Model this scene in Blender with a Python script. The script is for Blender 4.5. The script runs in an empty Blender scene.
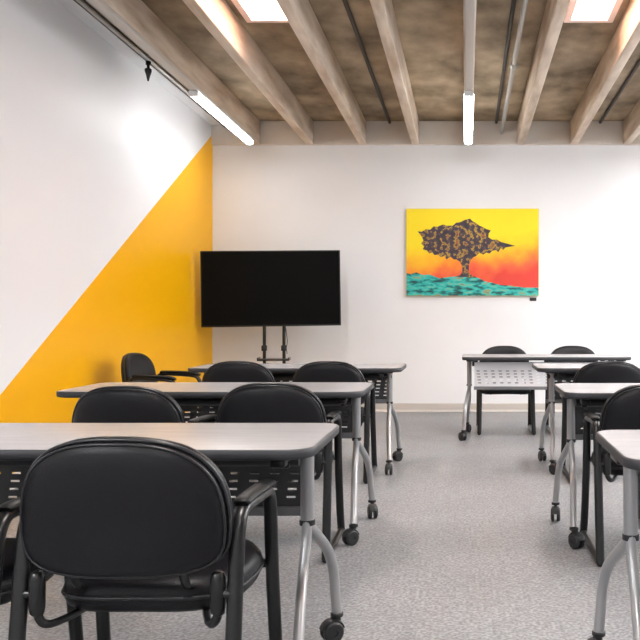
import bpy, bmesh, math, random
from mathutils import Vector, Matrix
C = bpy.context.scene
LK = C.collection.objects.link
PI = math.pi
random.seed(7)

# ------------------------------------------------------------------ camera, world, exposure
F, H, D = 860.0, 1.11, 9.84            # focal length in px, eye height, distance of the back wall
XL, XR, YF, ZD, ZB = -2.90, 4.6, -2.6, 3.32, 3.05   # left wall, right wall, wall behind, deck, beam bottom
cd = bpy.data.cameras.new('camera'); cam = bpy.data.objects.new('camera', cd); LK(cam)
cam.location = (0, 0, H); cam.rotation_euler = (PI/2, 0, 0)
cd.sensor_width = 36; cd.lens = F/640*36; cd.shift_x = -(466-320)/640; cd.shift_y = -5/640
cd.clip_end = 100
C.camera = cam
w = bpy.data.worlds.new('world'); C.world = w; w.use_nodes = True
bg = w.node_tree.nodes['Background']; bg.inputs[0].default_value = (1.0, .985, .97, 1); bg.inputs[1].default_value = 5.0
C.view_settings.view_transform = 'Standard'; C.view_settings.look = 'None'
C.view_settings.gamma = 1; C.view_settings.use_curve_mapping = False
C.view_settings.exposure = 0.42
TUBE_E, STRIP_W, SKY_W = 11.0, 5.0, 45.0

# ------------------------------------------------------------------ materials
def mat(name, col, rough=.5, metal=0, **k):
    m = bpy.data.materials.new(name); m.use_nodes = True
    b = m.node_tree.nodes['Principled BSDF']
    b.inputs['Base Color'].default_value = (*col, 1); b.inputs['Roughness'].default_value = rough
    b.inputs['Metallic'].default_value = metal
    for a, v in k.items(): b.inputs[a.replace('_', ' ')].default_value = v
    return m
def nd(m, t, **k):
    n = m.node_tree.nodes.new(t)
    for a, v in k.items(): setattr(n, a, v)
    return n
def noisy(m, c1, c2, scale=5, stretch=(1, 1, 1), lo=.35, hi=.65, bump=0, detail=6, bscale=None, rough=None):
    """procedural colour variation between c1 and c2 in object space, with optional bump"""
    nt = m.node_tree; L = nt.links.new; b = nt.nodes['Principled BSDF']
    tc = nd(m, 'ShaderNodeTexCoord'); mp = nd(m, 'ShaderNodeMapping'); mp.inputs['Scale'].default_value = stretch
    L(tc.outputs['Object'], mp.inputs[0])
    n = nd(m, 'ShaderNodeTexNoise'); n.inputs['Scale'].default_value = scale; n.inputs['Detail'].default_value = detail
    L(mp.outputs[0], n.inputs['Vector'])
    r = nd(m, 'ShaderNodeValToRGB'); r.color_ramp.elements[0].position = lo; r.color_ramp.elements[1].position = hi
    r.color_ramp.elements[0].color = (*c1, 1); r.color_ramp.elements[1].color = (*c2, 1)
    L(n.outputs[0], r.inputs[0]); L(r.outputs[0], b.inputs['Base Color'])
    if bump:
        n2 = nd(m, 'ShaderNodeTexNoise'); n2.inputs['Scale'].default_value = bscale or scale; n2.inputs['Detail'].default_value = 4
        L(mp.outputs[0], n2.inputs['Vector'])
        bp = nd(m, 'ShaderNodeBump'); bp.inputs['Strength'].default_value = bump; bp.inputs['Distance'].default_value = .01
        L(n2.outputs[0], bp.inputs['Height']); L(bp.outputs[0], b.inputs['Normal'])
    return r
M = {}
M['wall'] = mat('white_wall_paint', (.80, .78, .775), .6)
noisy(M['wall'], (.775, .775, .785), (.81, .81, .82), 1.2, bump=.05, bscale=60)
# left wall: white paint with a yellow painted triangle
M['mural'] = mat('white_and_yellow_wall_paint', (.8, .8, .8), .42, Specular_IOR_Level=.22)
def mural():
    m = M['mural']; nt = m.node_tree; L = nt.links.new; b = nt.nodes['Principled BSDF']
    g = nd(m, 'ShaderNodeNewGeometry'); s = nd(m, 'ShaderNodeSeparateXYZ'); L(g.outputs['Position'], s.inputs[0])
    a = nd(m, 'ShaderNodeMath', operation='MULTIPLY_ADD'); L(s.outputs['Y'], a.inputs[0]); a.inputs[1].default_value = .572; a.inputs[2].default_value = .61-5.35*.572
    c = nd(m, 'ShaderNodeMath', operation='LESS_THAN'); L(s.outputs['Z'], c.inputs[0]); L(a.outputs[0], c.inputs[1])
    mx = nd(m, 'ShaderNodeMix', data_type='RGBA'); L(c.outputs[0], mx.inputs['Factor'])
    mx.inputs[6].default_value = (.815, .82, .835, 1); mx.inputs[7].default_value = (.90, .445, .0, 1)
    L(mx.outputs[2], b.inputs['Base Color'])
    n = nd(m, 'ShaderNodeTexNoise'); n.inputs['Scale'].default_value = 60
    bp = nd(m, 'ShaderNodeBump'); bp.inputs['Strength'].default_value = .05; bp.inputs['Distance'].default_value = .01
    L(g.outputs['Position'], n.inputs['Vector']); L(n.outputs[0], bp.inputs['Height']); L(bp.outputs[0], b.inputs['Normal'])
mural()
# floor: polished speckled grey concrete
M['floor'] = mat('speckled_grey_floor', (.4, .39, .39), .42)
def floor_mat():
    m = M['floor']; nt = m.node_tree; L = nt.links.new; b = nt.nodes['Principled BSDF']
    g = nd(m, 'ShaderNodeNewGeometry')
    def nz(sc, d, lo, hi, c1, c2):
        n = nd(m, 'ShaderNodeTexNoise'); n.inputs['Scale'].default_value = sc; n.inputs['Detail'].default_value = d
        L(g.outputs['Position'], n.inputs['Vector'])
        r = nd(m, 'ShaderNodeValToRGB'); r.color_ramp.elements[0].position = lo; r.color_ramp.elements[1].position = hi
        r.color_ramp.elements[0].color = (*c1, 1); r.color_ramp.elements[1].color = (*c2, 1)
        L(n.outputs[0], r.inputs[0]); return r
    r1 = nz(2.0, 6, .3, .7, (.235, .236, .243), (.288, .288, .296))
    r2 = nz(75, 4, .36, .66, (.55, .55, .55), (1.30, 1.30, 1.30))
    r3 = nz(22, 5, .32, .62, (.86, .86, .86), (1.06, 1.06, 1.06))
    x = nd(m, 'ShaderNodeMix', data_type='RGBA', blend_type='MULTIPLY'); x.inputs['Factor'].default_value = 1
    L(r1.outputs[0], x.inputs[6]); L(r2.outputs[0], x.inputs[7])
    y = nd(m, 'ShaderNodeMix', data_type='RGBA', blend_type='MULTIPLY'); y.inputs['Factor'].default_value = 1
    L(x.outputs[2], y.inputs[6]); L(r3.outputs[0], y.inputs[7])
    L(y.outputs[2], b.inputs['Base Color'])
floor_mat()
M['deck'] = mat('stained_wood_deck', (.2, .14, .09), .7)
noisy(M['deck'], (.14, .095, .048), (.54, .41, .27), 2.6, (1.4, .9, 1), .3, .72, bump=.3, detail=9, bscale=9)
M['beam'] = mat('weathered_pale_beam', (.5, .4, .32), .6)
noisy(M['beam'], (.42, .31, .215), (.74, .63, .52), 3.0, (3, .5, 3), .3, .65, bump=.2, detail=8, bscale=12)
M['ledger'] = mat('beige_ledger_paint', (.58, .50, .42), .7)
noisy(M['ledger'], (.60, .53, .46), (.74, .69, .63), 1.5, bump=.1, bscale=10)
M['base'] = mat('greige_baseboard', (.52, .48, .44), .5)
M['base_l'] = mat('pale_shoe_moulding', (.70, .66, .62), .5)
M['black'] = mat('black_powder_metal', (.006, .006, .0065), .30, 0, Specular_IOR_Level=.5)
M['leather'] = mat('black_leather', (.012, .011, .013), .38, Specular_IOR_Level=.24)
noisy(M['leather'], (.006, .0055, .007), (.009, .0085, .0105), 3, bump=.12, bscale=220)
M['leather2'] = mat('black_leather_piping', (.014, .014, .016), .33)
M['pad'] = mat('black_arm_pad', (.005, .005, .005), .5, 0, Specular_IOR_Level=.3)
M['silver'] = mat('silver_painted_metal', (.34, .34, .345), .32, .4)
M['rubber'] = mat('black_rubber', (.015, .015, .016), .5)
M['lam'] = mat('pale_grey_laminate', (.45, .42, .415), .26)
noisy(M['lam'], (.315, .305, .31), (.345, .335, .34), 4, (1, 6, 1))
M['edge'] = mat('dark_grey_edge_band', (.03, .03, .034), .5)
M['under'] = mat('dark_underside', (.07, .07, .072), .6)
M['pshade'] = mat('shaded_panel_back', (.045, .045, .047), .5)  # under-table shade painted into the panel's inner face colour
M['rim'] = mat('grey_panel_rim', (.15, .15, .155), .45)
M['plit'] = mat('lit_silver_panel_face', (.62, .62, .64), .4)  # same panel, outer face coloured as it looks when lit
M['screen'] = mat('black_screen', (.002, .002, .002), .5, Specular_IOR_Level=.08)
M['bezel'] = mat('black_bezel', (.01, .01, .01), .5)
M['chan'] = mat('grey_light_channel', (.50, .46, .42), .45)
M['galv'] = mat('galvanised_conduit', (.38, .37, .35), .4, .6)
M['dkpipe'] = mat('dark_conduit', (.05, .04, .032), .6)
M['skyframe'] = mat('pale_skylight_frame', (.86, .70, .64), .5)
M['shaft'] = mat('pinkish_skylight_shaft', (.80, .60, .50), .7)
M['glass'] = mat('clear_glass', (1, 1, 1), .02, Transmission_Weight=1.0, IOR=1.02)
M['tube'] = bpy.data.materials.new('lit_diffuser'); M['tube'].use_nodes = True
_b = M['tube'].node_tree.nodes['Principled BSDF']; _b.inputs['Emission Color'].default_value = (.97, .985, 1, 1); _b.inputs['Emission Strength'].default_value = TUBE_E
_b.inputs['Base Color'].default_value = (.9, .9, .9, 1)
M['white'] = mat('white_plastic', (.8, .8, .8), .4)

# ------------------------------------------------------------------ mesh helpers
def obj(name, bm, mats, parent=None, smooth=True, loc=None, rot=None, ang=40):
    me = bpy.data.meshes.new(name)
    bmesh.ops.recalc_face_normals(bm, faces=bm.faces[:])
    bm.to_mesh(me); bm.free()
    if not isinstance(mats, (list, tuple)): mats = [mats]
    for m in mats: me.materials.append(M[m])
    if smooth:
        for p in me.polygons: p.use_smooth = True
        me.set_sharp_from_angle(angle=math.radians(ang))
    o = bpy.data.objects.new(name, me); LK(o)
    if parent: o.parent = parent
    if loc: o.location = loc
    if rot: o.rotation_euler = rot
    return o
def tag(o, label, cat, group=None):
    o['label'] = label; o['category'] = cat
    if group: o['group'] = group
    return o
def thing(name, label, cat, loc=(0, 0, 0), rz=0, group=None):
    o = bpy.data.objects.new(name, None); LK(o); o.location = loc; o.rotation_euler = (0, 0, rz)
    o.empty_display_size = .1
    return tag(o, label, cat, group)
def struct(name, bm, m, parent=None, smooth=False):
    o = obj(name, bm, m, parent, smooth)
    if not parent: o['kind'] = 'structure'
    return o
def bx(bm, x0, x1, y0, y1, z0, z1, mi=0, bev=0):
    t = bmesh.new()
    vs = [t.verts.new(p) for p in [(x0,y0,z0),(x1,y0,z0),(x1,y1,z0),(x0,y1,z0),(x0,y0,z1),(x1,y0,z1),(x1,y1,z1),(x0,y1,z1)]]
    for f in [(0,3,2,1),(4,5,6,7),(0,1,5,4),(1,2,6,5),(2,3,7,6),(3,0,4,7)]: t.faces.new([vs[i] for i in f])
    if bev: bmesh.ops.bevel(t, geom=t.edges[:], offset=bev, segments=3, profile=.5, affect='EDGES')
    merge(bm, t, mi)
    return bm
def merge(bm, t, mi=0):
    mp = {}
    for v in t.verts: mp[v] = bm.verts.new(v.co)
    for f in t.faces:
        try: n = bm.faces.new([mp[v] for v in f.verts]); n.material_index = mi if mi else f.material_index
        except ValueError: pass
    t.free()
def smooth_path(pts, n=8):
    """Catmull-Rom through points"""
    P = [Vector(p) for p in pts]
    if len(P) < 3: return P
    P = [P[0]*2-P[1]] + P + [P[-1]*2-P[-2]]
    out = []
    for i in range(1, len(P)-2):
        for k in range(n):
            t = k/n; a, b, c, d = P[i-1], P[i], P[i+1], P[i+2]
            out.append(.5*((2*b)+(c-a)*t+(2*a-5*b+4*c-d)*t*t+(3*b-a-3*c+d)*t**3))
    out.append(P[-2]); return out
def tube(bm, pts, r, seg=14, closed=False, mi=0, r2=None, up=None, cap=True):
    """swept tube; r may be a list; r2 = second radius (flattened tube)"""
    P = [Vector(p) for p in pts]; n = len(P); rings = []
    u = None
    for i, p in enumerate(P):
        a = P[i-1] if (i or closed) else P[0]; b = P[(i+1) % n] if (i < n-1 or closed) else P[-1]
        t = (b-a).normalized()
        if u is None:
            ref = Vector(up) if up else (Vector((1, 0, 0)) if abs(t.x) < .9 else Vector((0, 0, 1)))
            u = (ref - t*ref.dot(t)).normalized()
        else: u = (u - t*u.dot(t)).normalized()
        v = t.cross(u)
        rr = r[i] if isinstance(r, (list, tuple)) else r
        rv = rr if r2 is None else r2
        rings.append([bm.verts.new(p + u*math.cos(2*PI*k/seg)*rr + v*math.sin(2*PI*k/seg)*rv) for k in range(seg)])
    m = n if closed else n-1
    for i in range(m):
        A, B = rings[i], rings[(i+1) % n]
        for k in range(seg):
            f = bm.faces.new((A[k], A[(k+1) % seg], B[(k+1) % seg], B[k])); f.material_index = mi
    if not closed and cap:
        for R in (rings[0], rings[-1]):
            f = bm.faces.new(R); f.material_index = mi
    return bm
def lathe(bm, prof, seg=20, axis='z', at=(0, 0, 0), mi=0):
    """profile [(r, h)] revolved"""
    rings = []; at = Vector(at)
    for r, h in prof:
        ring = []
        for k in range(seg):
            a = 2*PI*k/seg; c, s = r*math.cos(a), r*math.sin(a)
            p = {'z': (c, s, h), 'x': (h, c, s), 'y': (c, h, s)}[axis]
            ring.append(bm.verts.new(at+Vector(p)))
        rings.append(ring)
    for A, B in zip(rings, rings[1:]):
        for k in range(seg):
            f = bm.faces.new((A[k], A[(k+1) % seg], B[(k+1) % seg], B[k])); f.material_index = mi
    for R in (rings[0], rings[-1]): bm.faces.new(R).material_index = mi
    return bm
def copy_tree(o, parent=None):
    c = o.copy(); LK(c); c.parent = parent
    for ch in [k for k in o.children]: copy_tree(ch, c)
    return c

# ------------------------------------------------------------------ room shell
T = .2
def box_struct(name, m, *a): b = bmesh.new(); bx(b, *a); return struct(name, b, m)
box_struct('floor', 'floor', XL-T, XR+T, YF-T, D+T, -T, 0)
box_struct('wall_back', 'wall', XL-T, XR+T, D, D+T, 0, ZD+.3)
box_struct('wall_left', 'mural', XL-T, XL, YF-T, D, 0, ZD+.3)
box_struct('wall_right', 'wall', XR, XR+T, YF-T, D, 0, ZD+.3)
box_struct('wall_front', 'wall', XL, XR, YF-T, YF, 0, ZD+.3)
# ceiling deck with skylight openings
SK = [(-1.655, -1.305, 4.9, 6.56), (.77, 1.10, 4.9, 6.56), (-.45, -.10, 1.2, 2.6), (1.97, 2.30, 1.2, 2.6), (3.17, 3.5, 4.9, 6.5)]  # last three skylights are unseen, added to let in more light
b = bmesh.new()
gx = sorted({XL, XR} | {v for s in SK for v in s[:2]}); gy = sorted({YF, D} | {v for s in SK for v in s[2:]})
for i in range(len(gx)-1):
    for j in range(len(gy)-1):
        cx, cy = (gx[i]+gx[i+1])/2, (gy[j]+gy[j+1])/2
        if any(s[0] < cx < s[1] and s[2] < cy < s[3] for s in SK): continue
        bx(b, gx[i], gx[i+1], gy[j], gy[j+1], ZD, ZD+.18)
bmesh.ops.remove_doubles(b, verts=b.verts[:], dist=1e-5)
cen = {}
struct('ceiling', b, 'deck')
# skylights: lined shaft, white frame, glass pane
for n, (x0, x1, y0, y1) in enumerate(SK):
    b = bmesh.new(); t = .02; z0, z1 = ZD-.03, ZD+.42
    bx(b, x0, x0+t, y0, y1, ZD, z1); bx(b, x1-t, x1, y0, y1, ZD, z1)
    bx(b, x0+t, x1-t, y0, y0+t, ZD, z1); bx(b, x0+t, x1-t, y1-t, y1, ZD, z1)
    s = struct('window_%d' % (n+1), b, 'shaft')
    b = bmesh.new(); f = .022
    bx(b, x0-f, x0+t+.008, y0-f, y1+f, z0, ZD-.001); bx(b, x1-t-.008, x1+f, y0-f, y1+f, z0, ZD-.001)
    bx(b, x0+t+.008, x1-t-.008, y0-f, y0+t+.008, z0, ZD-.001); bx(b, x0+t+.008, x1-t-.008, y1-t-.008, y1+f, z0, ZD-.001)
    struct('window_frame', b, 'skyframe', s)
    b = bmesh.new(); bx(b, x0+t, x1-t, y0+t, y1-t, z1-.03, z1-.024); struct('window_pane', b, 'glass', s)
    ld = bpy.data.lights.new('daylight', 'AREA'); ld.shape = 'RECTANGLE'; ld.size = x1-x0-.06; ld.size_y = y1-y0-.06
    ld.energy = SKY_W*(y1-y0); ld.color = (1, .975, .955)
    lo = bpy.data.objects.new('skylight_daylight', ld); LK(lo); lo.location = ((x0+x1)/2, (y0+y1)/2, z1-.04)
# baseboards with a pale shoe moulding
def baseboard(name, along, a0, a1, w):
    b, s = bmesh.new(), bmesh.new()
    if along == 'x': bx(b, a0, a1, w-.014, w, .0, .10, bev=.003); bx(s, a0, a1, w-.028, w-.0145, 0, .028, bev=.004)
    else: bx(b, w, w+.014, a0, a1, .0, .10, bev=.003); bx(s, w+.0145, w+.028, a0, a1, 0, .028, bev=.004)
    o = struct(name, b, 'base', None, True); struct('shoe_moulding', s, 'base_l', o, True)
baseboard('baseboard_back', 'x', XL+.015, XR, D)
baseboard('baseboard_left', 'y', YF, D-.015, XL)
# ledger along the top of the back wall
b = bmesh.new(); bx(b, XL, XR, D-.05, D, ZB, ZD, bev=.004); struct('trim_1', b, 'ledger')
# ceiling beams, 0.6 m apart
bl = ['pale wooden ceiling beam nearest the left wall, left light strip hangs under it',
      'pale wooden ceiling beam just left of the left skylight',
      'pale wooden ceiling beam just right of the left skylight',
      'pale wooden ceiling beam right of the dark conduit, first left of the centre strip light',
      'pale wooden ceiling beam directly above the centre strip light',
      'pale wooden ceiling beam just left of the right skylight, beside the silver pipe',
      'pale wooden ceiling beam just right of the right skylight',
      'pale wooden ceiling beam at the top right corner, second beyond the right skylight']
for k in range(-4, 8):
    x = .025+k*.602; wd = .043
    b = bmesh.new()
    bx(b, x-wd, x+wd, YF, D-.051, ZB, ZD-.001, bev=.008)
    o = obj('ceiling_beam', b, 'beam')
    tag(o, bl[k+4] if k < 4 else 'pale wooden ceiling beam over the right side of the room, out of the photo', 'beam', 'parallel ceiling beams')

# ------------------------------------------------------------------ strip lights under beams
def strip(x, y_lit0, y_lit1, y0, label, lit=True, power=STRIP_W):
    zc = 2.985
    t = thing('strip_light', label, 'light', (x, y_lit1, zc), 0, 'long strip lights')
    def tr(bm): bmesh.ops.translate(bm, verts=bm.verts[:], vec=(-x, -y_lit1, -zc)); return bm
    c = bmesh.new(); bx(c, x-.036, x+.036, y0, y_lit1+.03, zc+.0115, zc+.055, bev=.010)
    obj('channel', tr(c), 'chan', t)
    d = bmesh.new(); tube(d, [(x, y_lit0, zc-.014), (x, y_lit0+.01, zc-.014), (x, y_lit1-.01, zc-.014), (x, y_lit1, zc-.014)], [.034, .044, .044, .034], 16, r2=.026)
    obj('diffuser', tr(d), 'tube', t)
    for q in (y_lit0-.03, y_lit1):
        e = bmesh.new(); bx(e, x-.04, x+.04, q, q+.03, zc-.035, zc+.011, bev=.004); obj('end_cap', tr(e), 'white', t)
    for yy in [y0+.3+i*1.4 for i in range(int((y_lit1-y0)/1.4)+1)]:
        if yy < y_lit1:
            h = bmesh.new(); bx(h, x-.012, x+.012, yy-.015, yy+.015, zc+.0555, ZB-.0005); obj('hanger', tr(h), 'galv', t)
    ld = bpy.data.lights.new('strip_lamp', 'AREA'); ld.shape = 'RECTANGLE'; ld.size = .08; ld.size_y = y_lit1-y_lit0
    ld.energy = power; ld.color = (.965, .98, 1)
    lo = bpy.data.objects.new('lamp', ld); LK(lo); lo.parent = t; lo.location = (0, (y_lit0-y_lit1)/2, -.06)
    return t
strip(-2.345, 7.42, 9.32, 4.0, 'white strip light glowing under the ceiling beam along the left wall')
strip(.025, 7.42, 9.32, 4.0, 'white strip light glowing under the centre ceiling beam above the right tables')
for x, ya, yb, lab, k in ((-2.383, -1.6, .4, 'along the left wall behind the camera', 16), (.025, -1.6, .4, 'above and behind the camera', 5),
                      (2.433, 2.0, 9.3, 'over the right side', 14), (3.637, 2.0, 9.3, 'over the far right side', 38)):
    strip(x, ya, yb, ya-.5, 'added fill strip light, out of view %s' % lab, power=STRIP_W*k)  # unseen strips, added to brighten and even out the room light

# pipes and conduits
def pipe(x, z, y0, y1, r, m, label, name='conduit', joints=()):
    b = bmesh.new(); tube(b, [(x, y0, z), (x, y1, z)], r, 12)
    for j in joints: tube(b, [(x, j-.06, z), (x, j-.04, z), (x, j+.04, z), (x, j+.06, z)], [r*1.2, r*1.6, r*1.6, r*1.2], 12)
    return tag(obj(name, b, m), label, 'pipe', 'pipes under the deck')
pipe(-.87, ZD-.018, 4, D-.052, .017, 'dkpipe', 'thin dark conduit on the deck between the two beams left of centre')
pipe(.345, ZD-.018, 4, D-.052, .017, 'dkpipe', 'thin dark conduit on the deck beside the silver pipe')
pipe(1.53, ZD-.018, 4, D-.052, .017, 'dkpipe', 'thin dark conduit on the deck at the top right corner')
p = pipe(.405, 3.185, 4, D-.052, .021, 'galv', 'silver hung pipe with coupling right of the centre strip light', 'silver_pipe', (7.3,))
for yy in (5, 7.05, 9.2): obj('pipe_hanger', bx(bmesh.new(), .399, .411, yy-.006, yy+.006, 3.205, ZD-.001), 'galv', p)
box_struct('trim_2', 'wall', XL, -2.775, 1, D-.051, ZD-.05, ZD-.0005)
pipe(-2.742, ZD-.048, 2, D-.06, .026, 'dkpipe', 'dark pipe under the deck running along the top of the left wall')
rail = pipe(-2.62, 3.17, 3, D-.06, .016, 'galv', 'slim grey rail above the left wall beside the strip light', 'ceiling_rail')
for yy in (4.5, 7.09, 9.3): obj('rail_hanger', bx(bmesh.new(), -2.626, -2.614, yy-.006, yy+.006, 3.185, ZD-.001), 'galv', rail)
t = thing('pendant_fitting', 'small black pointed fitting hanging down from the rail at upper left', 'ceiling fitting', (-2.62, 7.09, 3.153))
b = bmesh.new(); lathe(b, [(.006, 0), (.022, -.002), (.022, -.03), (.012, -.035), (.012, -.06)], 14); obj('mount', b, 'black', t)
b = bmesh.new(); lathe(b, [(.012, -.06), (.028, -.064), (.028, -.085), (.018, -.115), (.006, -.165)], 14); obj('nozzle', b, 'black', t)

# the whole roof rises gently away from the back wall
bpy.context.view_layer.update()
PV = Vector((0, D, ZB)); RT = Matrix.Translation(PV) @ Matrix.Rotation(-.018, 4, 'X') @ Matrix.Translation(-PV)
for o in C.objects:
    if o.parent is None and o.name.startswith(('ceiling', 'window', 'strip_light', 'conduit', 'silver_pipe', 'pendant', 'skylight', 'trim_2')):
        o.matrix_world = RT @ o.matrix_world

# ------------------------------------------------------------------ training tables
TW, TD, TH = 1.50, .60, .74
def rounded_rect(hx, hy, r, n=6):
    out = []
    for cx, cy, a0 in ((hx-r, hy-r, 0), (-hx+r, hy-r, 90), (-hx+r, -hy+r, 180), (hx-r, -hy+r, 270)):
        for k in range(n+1):
            a = math.radians(a0+90*k/n); out.append((cx+r*math.cos(a), cy+r*math.sin(a)))
    return out
def slab(bm, outline, zs):
    """rings of (z, inset scale delta, material index)"""
    rings = []
    for z, ins in zs:
        rings.append([bm.verts.new((x-math.copysign(ins, x), y-math.copysign(ins, y), z)) for x, y in outline])
    n = len(outline)
    for A, B in zip(rings, rings[1:]):
        for k in range(n): bm.faces.new((A[k], A[(k+1) % n], B[(k+1) % n], B[k])).material_index = 1
    bm.faces.new(rings[0]).material_index = 2; bm.faces.new(rings[-1]).material_index = 0
    return bm
def slotted_panel(x0, x1, z0, z1, cols, rows, sw, sh, zr0, pitch_x, pitch_z, y, th=.003):
    """real slots; outer (+y) face coloured as lit silver, inner face with shade painted in"""
    bm = bmesh.new()
    sl = []
    for r in range(rows):
        zc = zr0 + r*pitch_z
        for c in range(cols):
            xc = (c-(cols-1)/2)*pitch_x + r*.004
            sl.append((xc-sw/2, xc+sw/2, zc-sh/2, zc+sh/2))
    for r in range(-1, rows):      # solid strips between rows and pieces between slots
        za = z0 if r < 0 else zr0+r*pitch_z+sh/2
        zb = z1 if r == rows-1 else zr0+(r+1)*pitch_z-sh/2
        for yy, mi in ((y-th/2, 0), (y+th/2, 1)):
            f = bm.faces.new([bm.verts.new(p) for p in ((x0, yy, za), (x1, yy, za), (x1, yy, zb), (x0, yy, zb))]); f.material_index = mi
    for r in range(rows):
        row = sl[r*cols:(r+1)*cols]; za, zb = row[0][2], row[0][3]
        e = [x0]+[v for s in row for v in s[:2]]+[x1]
        for i in range(0, len(e), 2):
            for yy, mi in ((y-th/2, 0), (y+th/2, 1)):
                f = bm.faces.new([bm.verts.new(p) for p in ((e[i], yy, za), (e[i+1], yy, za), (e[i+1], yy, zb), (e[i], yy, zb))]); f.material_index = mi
        for s in row:              # slot walls
            for a, b2 in (((s[0], za), (s[1], za)), ((s[1], za), (s[1], zb)), ((s[1], zb), (s[0], zb)), ((s[0], zb), (s[0], za))):
                bm.faces.new([bm.verts.new(p) for p in ((a[0], y-th/2, a[1]), (b2[0], y-th/2, b2[1]), (b2[0], y+th/2, b2[1]), (a[0], y+th/2, a[1]))])
    return bm
def make_table():
    t = thing('training_table', 'x', 'table', group='folding training tables on casters')
    bm = slab(bmesh.new(), rounded_rect(TW/2, TD/2, .075), [(TH-.030, .010), (TH-.027, .002), (TH-.022, 0), (TH-.004, 0), (TH-.0005, .0025), (TH, .006)])
    obj('tabletop', bm, ['lam', 'edge', 'under'], t, ang=50)
    # modesty panel hanging near the far edge
    py = .20
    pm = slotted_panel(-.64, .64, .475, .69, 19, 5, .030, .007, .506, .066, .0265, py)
    pan = obj('modesty_panel', pm, ['pshade', 'plit'], t, smooth=False)
    # rolled rim along the bottom and sides of the panel
    b = bmesh.new(); bx(b, -.645, .645, py-.012, py+.006, .445, .4745, bev=.003)
    obj('panel_rim', b, 'rim', pan)
    for x in (-.5, 0, .5): obj('panel_bracket', bx(bmesh.new(), x-.02, x+.02, py-.015, py+.0, .6905, TH-.031, bev=.002), 'black', t)
    b = bmesh.new(); tube(b, [(-.66, 0, .662), (.66, 0, .662)], .019, 14)
    obj('cross_tube', b, 'edge', t)
    for s in (-1, 1):
        X = .685
        m = bmesh.new()
        tube(m, [(X*s, 0, .70), (X*s, 0, .47)], .0215, 18)                                                # upright column
        tube(m, smooth_path([(X*s, .008, .475), (X*s, .035, .45), ((X+.012)*s, .11, .40), ((X+.03)*s, .21, .325), ((X+.04)*s, .262, .24), ((X+.045)*s, .270, .16), ((X+.05)*s, .275, .095)], 7), .0175, 16)
        tube(m, smooth_path([(X*s, -.008, .475), (X*s, -.02, .42), (X*s, -.07, .33), ((X+.008)*s, -.16, .24), ((X+.018)*s, -.245, .14), ((X+.02)*s, -.275, .095)], 7), .0165, 16)
        leg = obj('leg', m, 'silver', t)
        b = bmesh.new(); lathe(b, [(.022, .462), (.0245, .463), (.0245, .478), (.022, .479)], 18, at=(X*s, 0, 0)); obj('collar', b, 'rubber', leg)
        b = bmesh.new(); bx(b, X*s-.05, X*s+.028, -.06, .06, .688, TH-.031, bev=.005); bx(b, (X-.065)*s-.014, (X-.065)*s+.014, -.03, .035, .64, .70, bev=.006)
        tube(b, [((X-.05)*s, -.03, .675), ((X-.05)*s, -.17, .685)], .010, 10); bx(b, (X-.05)*s-.022, (X-.05)*s+.022, -.20, -.15, .672, .696, bev=.006)
        obj('hinge', b, 'black', t)
        for sy, dx, ax in ((1, .05, .75), (-1, .02, -.55)):
            cx, cy = (X+dx)*s, .275*sy
            k = bmesh.new()
            lathe(k, [(.0205, .084), (.022, .086), (.022, .096), (.019, .098)], 16)
            bx(k, -.008, .008, -.022, .012, .035, .085, bev=.003)
            for sd in (-1, 1):
                lathe(k, [(.014, .007*sd), (.032, .007*sd), (.036, .010*sd), (.036, .020*sd), (.030, .025*sd), (.012, .025*sd), (.012, .021*sd)], 22, 'x', (0, -.018, .036))
            bx(k, -.022, .022, -.052, -.046, .045, .052, bev=.002)
            # hood over the wheels
            hp = [(0, -.018+.040*math.cos(a), .036+.040*math.sin(a)) for a in [math.radians(d) for d in range(15, 166, 15)]]
            tube(k, hp, .020, 10, r2=.004, up=(1, 0, 0))
            c = obj('caster', k, 'rubber', leg, loc=(cx, cy, 0), rot=(0, 0, ax*s))
    return t
tables = [
 (-1.175, 2.656, 0, 'training table nearest the camera on the left, large black chair pulled up before it'),
 (-1.25, 4.44, 0, 'training table of the middle row on the left, between two pairs of black chairs'),
 (-1.20, 6.27, 0, 'pale grey training table at the back left, in front of the television stand'),
 (1.16, 2.48, 0, 'pale grey training table nearest the camera on the right, cut by the right edge'),
 (1.22, 4.38, 0, 'pale grey training table in the middle row on the right, one black chair before it'),
 (1.25, 6.28, 0, 'training table of the third row on the right, hiding part of the slotted panel'),
 (.715, 7.85, PI, 'training table facing the camera near the back wall with a bright slotted panel')]
proto_t = make_table(); bpy.context.view_layer.update()
for i, (x, y, rz, lab) in enumerate(tables):
    o = proto_t if i == 0 else copy_tree(proto_t)
    o.location = (x, y, 0); o.rotation_euler = (0, 0, rz); o['label'] = lab
    ins = {2: .042, 5: .06}.get(i, 0)          # these two stand with their legs set a little further in
    for ch in o.children:
        if ch.name.startswith(('leg', 'hinge')):
            sg = math.copysign(1, ch.bound_box[0][0]); ch.location.x -= sg*ins
            for k in ch.children:
                if k.name.startswith('caster'): k.rotation_euler.z = random.uniform(-.9, .9) if i else (-1.0 if sg > 0 and k.location.y > 0 else .4)

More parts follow.
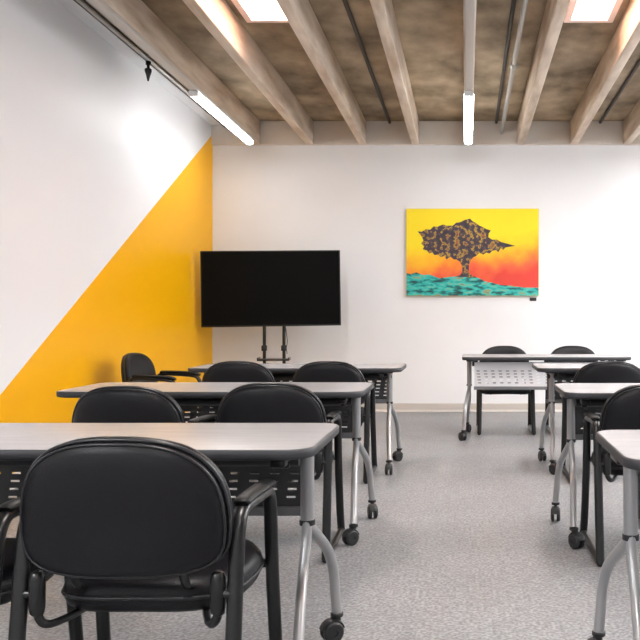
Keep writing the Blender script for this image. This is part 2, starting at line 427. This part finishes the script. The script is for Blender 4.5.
# ------------------------------------------------------------------ black arm chairs
def sup(a, t, n):
    c, s = math.cos(t), math.sin(t)
    return math.copysign(abs(c)**(2/n), c), math.copysign(abs(s)**(2/n), s)
def back_outline(a=.246, ht=.222, hb=.102, n=64):
    out = []
    for k in range(n):
        t = 2*PI*k/n; c, s = sup(1, t, 2.6 if math.sin(t) >= 0 else 4.2)
        x = a*c; z = s*(ht if s >= 0 else hb)
        if s < 0: x *= 1-.05*(abs(s)**1.5)
        out.append((x, z))
    return out
def cushion(bm, outline, prof, curve=0, plane='xz'):
    """prof = [(scale, offset)] from one pole round the rim to the other"""
    n = len(outline); rings = []
    for s, off in prof:
        ring = []
        for x, z in outline:
            xx, zz = x*s, z*s
            if plane == 'xz': p = (xx, off+curve*xx*xx, zz)
            else: p = (xx, zz, off-curve*(xx*xx))
            ring.append(bm.verts.new(p))
        rings.append(ring)
    for A, B in zip(rings, rings[1:]):
        for k in range(n): bm.faces.new((A[k], A[(k+1) % n], B[(k+1) % n], B[k]))
    for R in (rings[0], rings[-1]):
        c = bm.verts.new(sum((v.co for v in R), Vector())/n)
        for k in range(n): bm.faces.new((R[k], R[(k+1) % n], c))
    return bm
def make_chair():
    t = thing('arm_chair', 'x', 'chair', group='black leather arm chairs')
    ol = back_outline(); CV = .75
    # backrest: front cushion, rear upholstered panel, piping
    tilt = math.radians(7)
    def place(o): o.location = (0, -.280, .604); o.rotation_euler = (tilt, 0, 0)
    b = cushion(bmesh.new(), ol, [(.94, -.004), (.985, .0), (1.0, .012), (.995, .022), (.97, .033), (.90, .043), (.75, .050), (.5, .054), (.2, .055)], CV)
    br = obj('backrest', b, 'leather', t, ang=80); place(br)
    b = cushion(bmesh.new(), ol, [(.2, -.042), (.5, -.041), (.75, -.038), (.87, -.034), (.935, -.027), (.965, -.018), (.97, -.008), (.95, -.003)], CV)
    obj('back_panel', b, 'leather', br, ang=80)
    b = bmesh.new(); tube(b, [(x*.985, -.003+CV*x*x*.97, z*.985) for x, z in ol], .0055, 8, closed=True)
    obj('piping', b, 'leather2', br, ang=80)
    b = bmesh.new(); tube(b, [(x*.96, -.022+CV*x*x*.93, z*.96) for x, z in ol], .0035, 8, closed=True)
    obj('piping', b, 'leather2', br, ang=80)
    # seat
    so = []
    for k in range(56):
        a = 2*PI*k/56; c, s = sup(1, a, 3.2); so.append((.235*c*(1-.06*(s < 0)*abs(s)), .235*s))
    b = cushion(bmesh.new(), so, [(.2, .385), (.75, .385), (.90, .388), (.965, .400), (1, .420), (1.0, .436), (.985, .452), (.93, .466), (.82, .473), (.5, .478), (.2, .479)], .25, 'xy')
    st = obj('seat', b, 'leather', t, ang=80); st.location = (0, .035, 0)
    b = bmesh.new(); tube(b, [(x*1.0, y*1.0, .428-.25*x*x) for x, y in so], .005, 8, closed=True); obj('piping', b, 'leather2', st, ang=80)
    W = .253; R = .0195; R2 = .0145
    for s in (-1, 1):
        X = W*s
        b = bmesh.new(); tube(b, smooth_path([(X, -.300, .0165), (X, -.285, .10), (X, -.25, .34), (X, -.222, .53), (X, -.210, .590), (X, -.185, .625), (X, -.14, .635), (X, 0, .630)], 6), R, 14, r2=R2)
        obj('leg', b, 'black', t)
        b = bmesh.new(); tube(b, smooth_path([(X, .245, .0165), (X*.985, .233, .10), (X*.97, .195, .35), (X*.97, .170, .53), (X*.97, .158, .580), (X*.975, .133, .612), (X*.98, .09, .623), (X, 0, .630)], 6), R, 14, r2=R2)
        obj('leg', b, 'black', t)
        b = bmesh.new(); tube(b, [(X, -.303, .0165), (X, -.25, .0165), (X, .21, .0165), (X, .248, .0165)], .016, 12, r2=.0155)
        obj('runner', b, 'black', t)
        b = bmesh.new()
        pts = smooth_path([(X, -.175, .646), (X, -.15, .653), (X*1.0, 0, .651), (X*.98, .12, .642), (X*.97, .162, .628)], 6)
        n = len(pts); tube(b, pts, [.013+.011*math.sin(PI*min(1, max(.0, (i+.5)/n*1.0)))**.4 for i in range(n)], 14, r2=.011, up=(1, 0, 0))
        obj('armrest', b, 'pad', t)
        # bracket between leg and seat: rounded upright lug and a curved bar going under the seat
        b = bmesh.new()
        lathe(b, [(.008, .505), (.015, .500), (.0185, .488), (.0185, .42), (.016, .405), (.008, .398)], 14, at=(.213*s, -.235, 0))
        tube(b, [(.213*s, -.235, .45), (W*s, -.236, .45)], .011, 10)
        obj('bracket', b, 'black', t)
        b = bmesh.new(); tube(b, smooth_path([(.213*s, -.235, .425), (.210*s, -.233, .395), (.196*s, -.225, .376), (.175*s, -.19, .374), (.15*s, -.10, .378), (.14*s, .10, .378)], 6), .011, 10, r2=.009)
        obj('support_bar', b, 'black', t)
        # upright bar carrying the backrest
        b = bmesh.new(); tube(b, smooth_path([(.13*s, -.10, .44), (.13*s, -.165, .445), (.13*s, -.215, .47), (.13*s, -.25, .54), (.13*s, -.262, .60)], 6), .012, 10, r2=.005)
        obj('back_upright', b, 'black', t)
    for y, z in ((.19, .45),):
        b = bmesh.new(); tube(b, [(-W*.97, y, .40), (W*.97, y, .40)], .012, 12); obj('cross_tube', b, 'black', t)
    return t
chairs = [
 (-.797, 2.26, 0, 'large black leather arm chair in the left foreground, seen whole from behind'),
 (-1.378, 2.275, 0, 'black arm chair at the far left edge of the photo, only arm and frame showing'),
 (-1.455, 3.97, -2, 'black arm chair between the two nearest left tables, the left one of the pair'),
 (-.885, 4.14, 1, 'black arm chair between the two nearest left tables, the right one of the pair'),
 (-1.51, 5.95, 0, 'black arm chair below the television at the back left table, left of the pair'),
 (-.91, 5.95, 0, 'black arm chair below the television at the back left table, right of the pair'),
 (-2.38, 6.88, -94, 'black arm chair turned sideways against the yellow part of the wall'),
 (.95, 5.95, 0, 'black arm chair in the right column tucked under the third row table'),
 (.845, 4.09, 0, 'black arm chair cut by the right edge, between the two nearest right tables'),
 (.375, 8.18, 180, 'black arm chair behind the bright slotted panel, facing the camera at the back'),
 (1.05, 8.18, 180, 'black arm chair facing the camera behind the right end of the far table')]
proto_c = make_chair()
for i, (x, y, d, lab) in enumerate(chairs):
    o = proto_c if i == 0 else copy_tree(proto_c)
    o.location = (x, y, 0); o.rotation_euler = (0, 0, math.radians(d)); o['label'] = lab
    o.scale.z = .978 if i else 1.007

# ------------------------------------------------------------------ television on stand
tvx, tvy = -2.088, 9.24; w2, h2, zc = .738, .408, 1.395
tv = thing('television', 'large black flat television with blank screen on a stand by the yellow corner', 'television', (tvx, tvy, zc-h2), math.radians(-4))
b = bmesh.new(); bx(b, -w2, w2, .0, .035, 0, 2*h2, bev=.006); bx(b, -.45, .45, .03, .07, .12, .6, bev=.01); obj('housing', b, 'bezel', tv)
b = bmesh.new(); bx(b, -w2+.012, w2-.012, -.002, .003, .018, 2*h2-.012); obj('screen', b, 'screen', tv, smooth=False)
tv.rotation_euler = (0, math.radians(-.8), math.radians(6))
sd = thing('television_stand', 'black rolling stand with two posts and small shelf carrying the television', 'stand', (tvx+.02, tvy+.125, 0), math.radians(6))
for s, nm in ((-1, 'post'), (1, 'post')):
    b = bmesh.new(); tube(b, [(.105*s-.02, 0, .06), (.105*s-.02, 0, 1.6)], .018, 14)
    po = obj(nm, b, 'black', sd)
    k = bmesh.new(); bx(k, .105*s-.048, .105*s+.006, -.04, .03, .72, .78, bev=.006); lathe(k, [(.006, -.075), (.016, -.07), (.016, -.05), (.008, -.04)], 12, 'y', (.105*s-.02, 0, .75))
    obj('clamp_knob', k, 'bezel', po)
b = bmesh.new(); bx(b, -.19, .15, -.12, .10, .615, .635, bev=.004); bx(b, -.19, -.18, -.12, .10, .635, .65); bx(b, .14, .15, -.12, .10, .635, .65); obj('shelf', b, 'black', sd)
b = bmesh.new(); bx(b, -.22, .18, .02, .05, 1.15, 1.22); bx(b, -.22, .18, .02, .05, 1.5, 1.56)
bx(b, -.22, -.19, -.045, .02, 1.1, 1.6); bx(b, .15, .18, -.028, .02, 1.1, 1.6)
obj('mount_bracket', b, 'black', sd)
b = bmesh.new(); bx(b, -.40, .36, -.02, .02, .06, .10, bev=.006)
for s in (-.38, .34): bx(b, s-.02, s+.02, -.32, .34, .06, .10, bev=.006)
obj('base_frame', b, 'black', sd)
for x in (-.38, .34):
    for y in (-.29, .31):
        b = bmesh.new(); bx(b, x-.006, x+.006, y-.01, y+.01, .03, .06)
        for q in (-1, 1): lathe(b, [(.01, .007*q), (.0275, .007*q), (.0275, .02*q), (.01, .021*q)], 18, 'x', (x, y, .0275))
        obj('caster', b, 'rubber', sd)
b = bmesh.new(); tube(b, smooth_path([(tvx+.13, tvy+.06, 1.02), (tvx+.15, tvy+.05, .9), (tvx+.155, tvy+.06, .82), (tvx+.145, tvy+.065, .75), (tvx+.15, tvy+.075, .69)], 8), .004, 8)
tag(obj('power_cable', b, 'black'), 'thin black cable hanging below the television beside the right post', 'cable')

# ------------------------------------------------------------------ painting
K = H/97.0
px0, px1 = (406.5-466)*D/F, (538.5-466)*D/F; pz0, pz1 = H+(315-296)*D/F, H+(315-209)*D/F
PW, PH = px1-px0, pz1-pz0
def paint_sky():
    m = mat('painted_sky', (1, .8, 0), .45); M['psky'] = m; nt = m.node_tree; L = nt.links.new; bs = nt.nodes['Principled BSDF']
    tc = nd(m, 'ShaderNodeTexCoord'); s = nd(m, 'ShaderNodeSeparateXYZ'); L(tc.outputs['Object'], s.inputs[0])
    n = nd(m, 'ShaderNodeTexNoise'); n.inputs['Scale'].default_value = 3.5; n.inputs['Detail'].default_value = 7; L(tc.outputs['Object'], n.inputs['Vector'])
    # horizon drifts down to the right, the red glow sits right of the trunk
    a = nd(m, 'ShaderNodeMath', operation='MULTIPLY_ADD'); L(n.outputs[0], a.inputs[0]); a.inputs[1].default_value = .42; L(s.outputs['Z'], a.inputs[2])
    q = nd(m, 'ShaderNodeMath', operation='MULTIPLY_ADD'); L(s.outputs['X'], q.inputs[0]); q.inputs[1].default_value = -.13; L(a.outputs[0], q.inputs[2])
    r = nd(m, 'ShaderNodeValToRGB'); e = r.color_ramp.elements
    e[0].position = .30; e[0].color = (.72, .05, .03, 1); e[1].position = .80; e[1].color = (.93, .72, .004, 1)
    for p_, c in ((.40, (.85, .13, .04)), (.47, (.9, .26, .02)), (.56, (.92, .45, .008)), (.66, (.93, .62, .005))):
        x = e.new(p_); x.color = (*c, 1)
    L(q.outputs[0], r.inputs[0]); L(r.outputs[0], bs.inputs['Base Color'])
paint_sky()
def blot(name, cols, scale, stretch=(1, 1, 1)):
    m = mat(name, (0, 0, 0), .5); nt = m.node_tree; L = nt.links.new; bs = nt.nodes['Principled BSDF']
    tc = nd(m, 'ShaderNodeTexCoord'); mp = nd(m, 'ShaderNodeMapping'); mp.inputs['Scale'].default_value = stretch; L(tc.outputs['Object'], mp.inputs[0])
    n = nd(m, 'ShaderNodeTexNoise'); n.inputs['Scale'].default_value = scale; n.inputs['Detail'].default_value = 5; L(mp.outputs[0], n.inputs['Vector'])
    r = nd(m, 'ShaderNodeValToRGB'); e = r.color_ramp.elements
    e[0].position, e[0].color = cols[0][0], (*cols[0][1], 1); e[1].position, e[1].color = cols[-1][0], (*cols[-1][1], 1)
    for p_, c in cols[1:-1]: x = e.new(p_); x.color = (*c, 1)
    L(n.outputs[0], r.inputs[0]); L(r.outputs[0], bs.inputs['Base Color']); M[name] = m
blot('painted_ground', [(.30, (.003, .04, .04)), (.42, (.005, .13, .12)), (.50, (.01, .42, .38)), (.60, (.08, .50, .40)), (.68, (.35, .25, .08)), (.75, (.02, .30, .28))], 9, (1, 1, 3))
blot('painted_crown', [(.30, (.03, .02, .03)), (.48, (.055, .035, .05)), (.54, (.09, .06, .06)), (.58, (.60, .36, .03)), (.62, (.06, .06, .05)), (.66, (.50, .14, .03)), (.70, (.05, .04, .04))], 20)
M['canvas_edge'] = mat('canvas_edge', (.75, .55, .12), .7)
b = bmesh.new(); dp = .035
bx(b, 0, PW, -dp, 0, 0, PH, mi=3, bev=.002)
def face(pts, y, mi):
    f = b.faces.new([b.verts.new((((x-63)/493)*PW, y, ((400-z)/330)*PH)) for x, z in pts]); f.material_index = mi
    return f
face([(64, 71), (555, 71), (555, 399), (64, 399)], -dp-.001, 0)
face([(64, 314), (80, 318), (100, 311), (125, 321), (150, 319), (185, 333), (215, 329), (262, 325), (300, 326), (330, 331), (355, 345), (380, 349), (410, 358), (450, 361), (500, 368), (555, 369), (555, 399), (64, 399)], -dp-.002, 1)
crown = [(105,155),(120,158),(135,148),(152,150),(165,137),(178,139),(200,130),(215,135),(237,134),(248,124),(265,121),(278,114),(300,108),(310,118),(325,126),(334,134),(346,139),(362,148),(378,152),(370,164),(368,178),(384,188),(400,187),(415,196),(440,203),(470,211),(444,215),(432,217),(424,226),(414,220),(405,236),(398,226),(382,230),(374,240),(360,236),(350,244),(335,238),(322,250),(312,254),(303,266),(296,282),(296,312),(310,325),(330,331),(245,327),(262,322),(272,310),(271,286),(262,270),(250,262),(240,262),(228,252),(212,262),(205,248),(192,255),(182,244),(168,246),(160,236),(148,240),(140,228),(124,224),(130,212),(118,203),(127,190),(120,175)]
face(crown, -dp-.003, 2)
tag(obj('painting', b, ['psky', 'painted_ground', 'painted_crown', 'canvas_edge'], smooth=False, loc=(px0, D-.001, pz0)),
    'bright yellow and orange canvas painting of a dark spreading tree over teal ground', 'painting')
b = bmesh.new(); lx, lz = (533-466)*D/F, H+(315-299.2)*D/F
bx(b, lx-.038, lx+.038, D-.005, D-.0005, lz-.02, lz+.018, bev=.001)
o = tag(obj('wall_label', b, 'bezel'), 'tiny dark label plate on the wall under the painting', 'label')
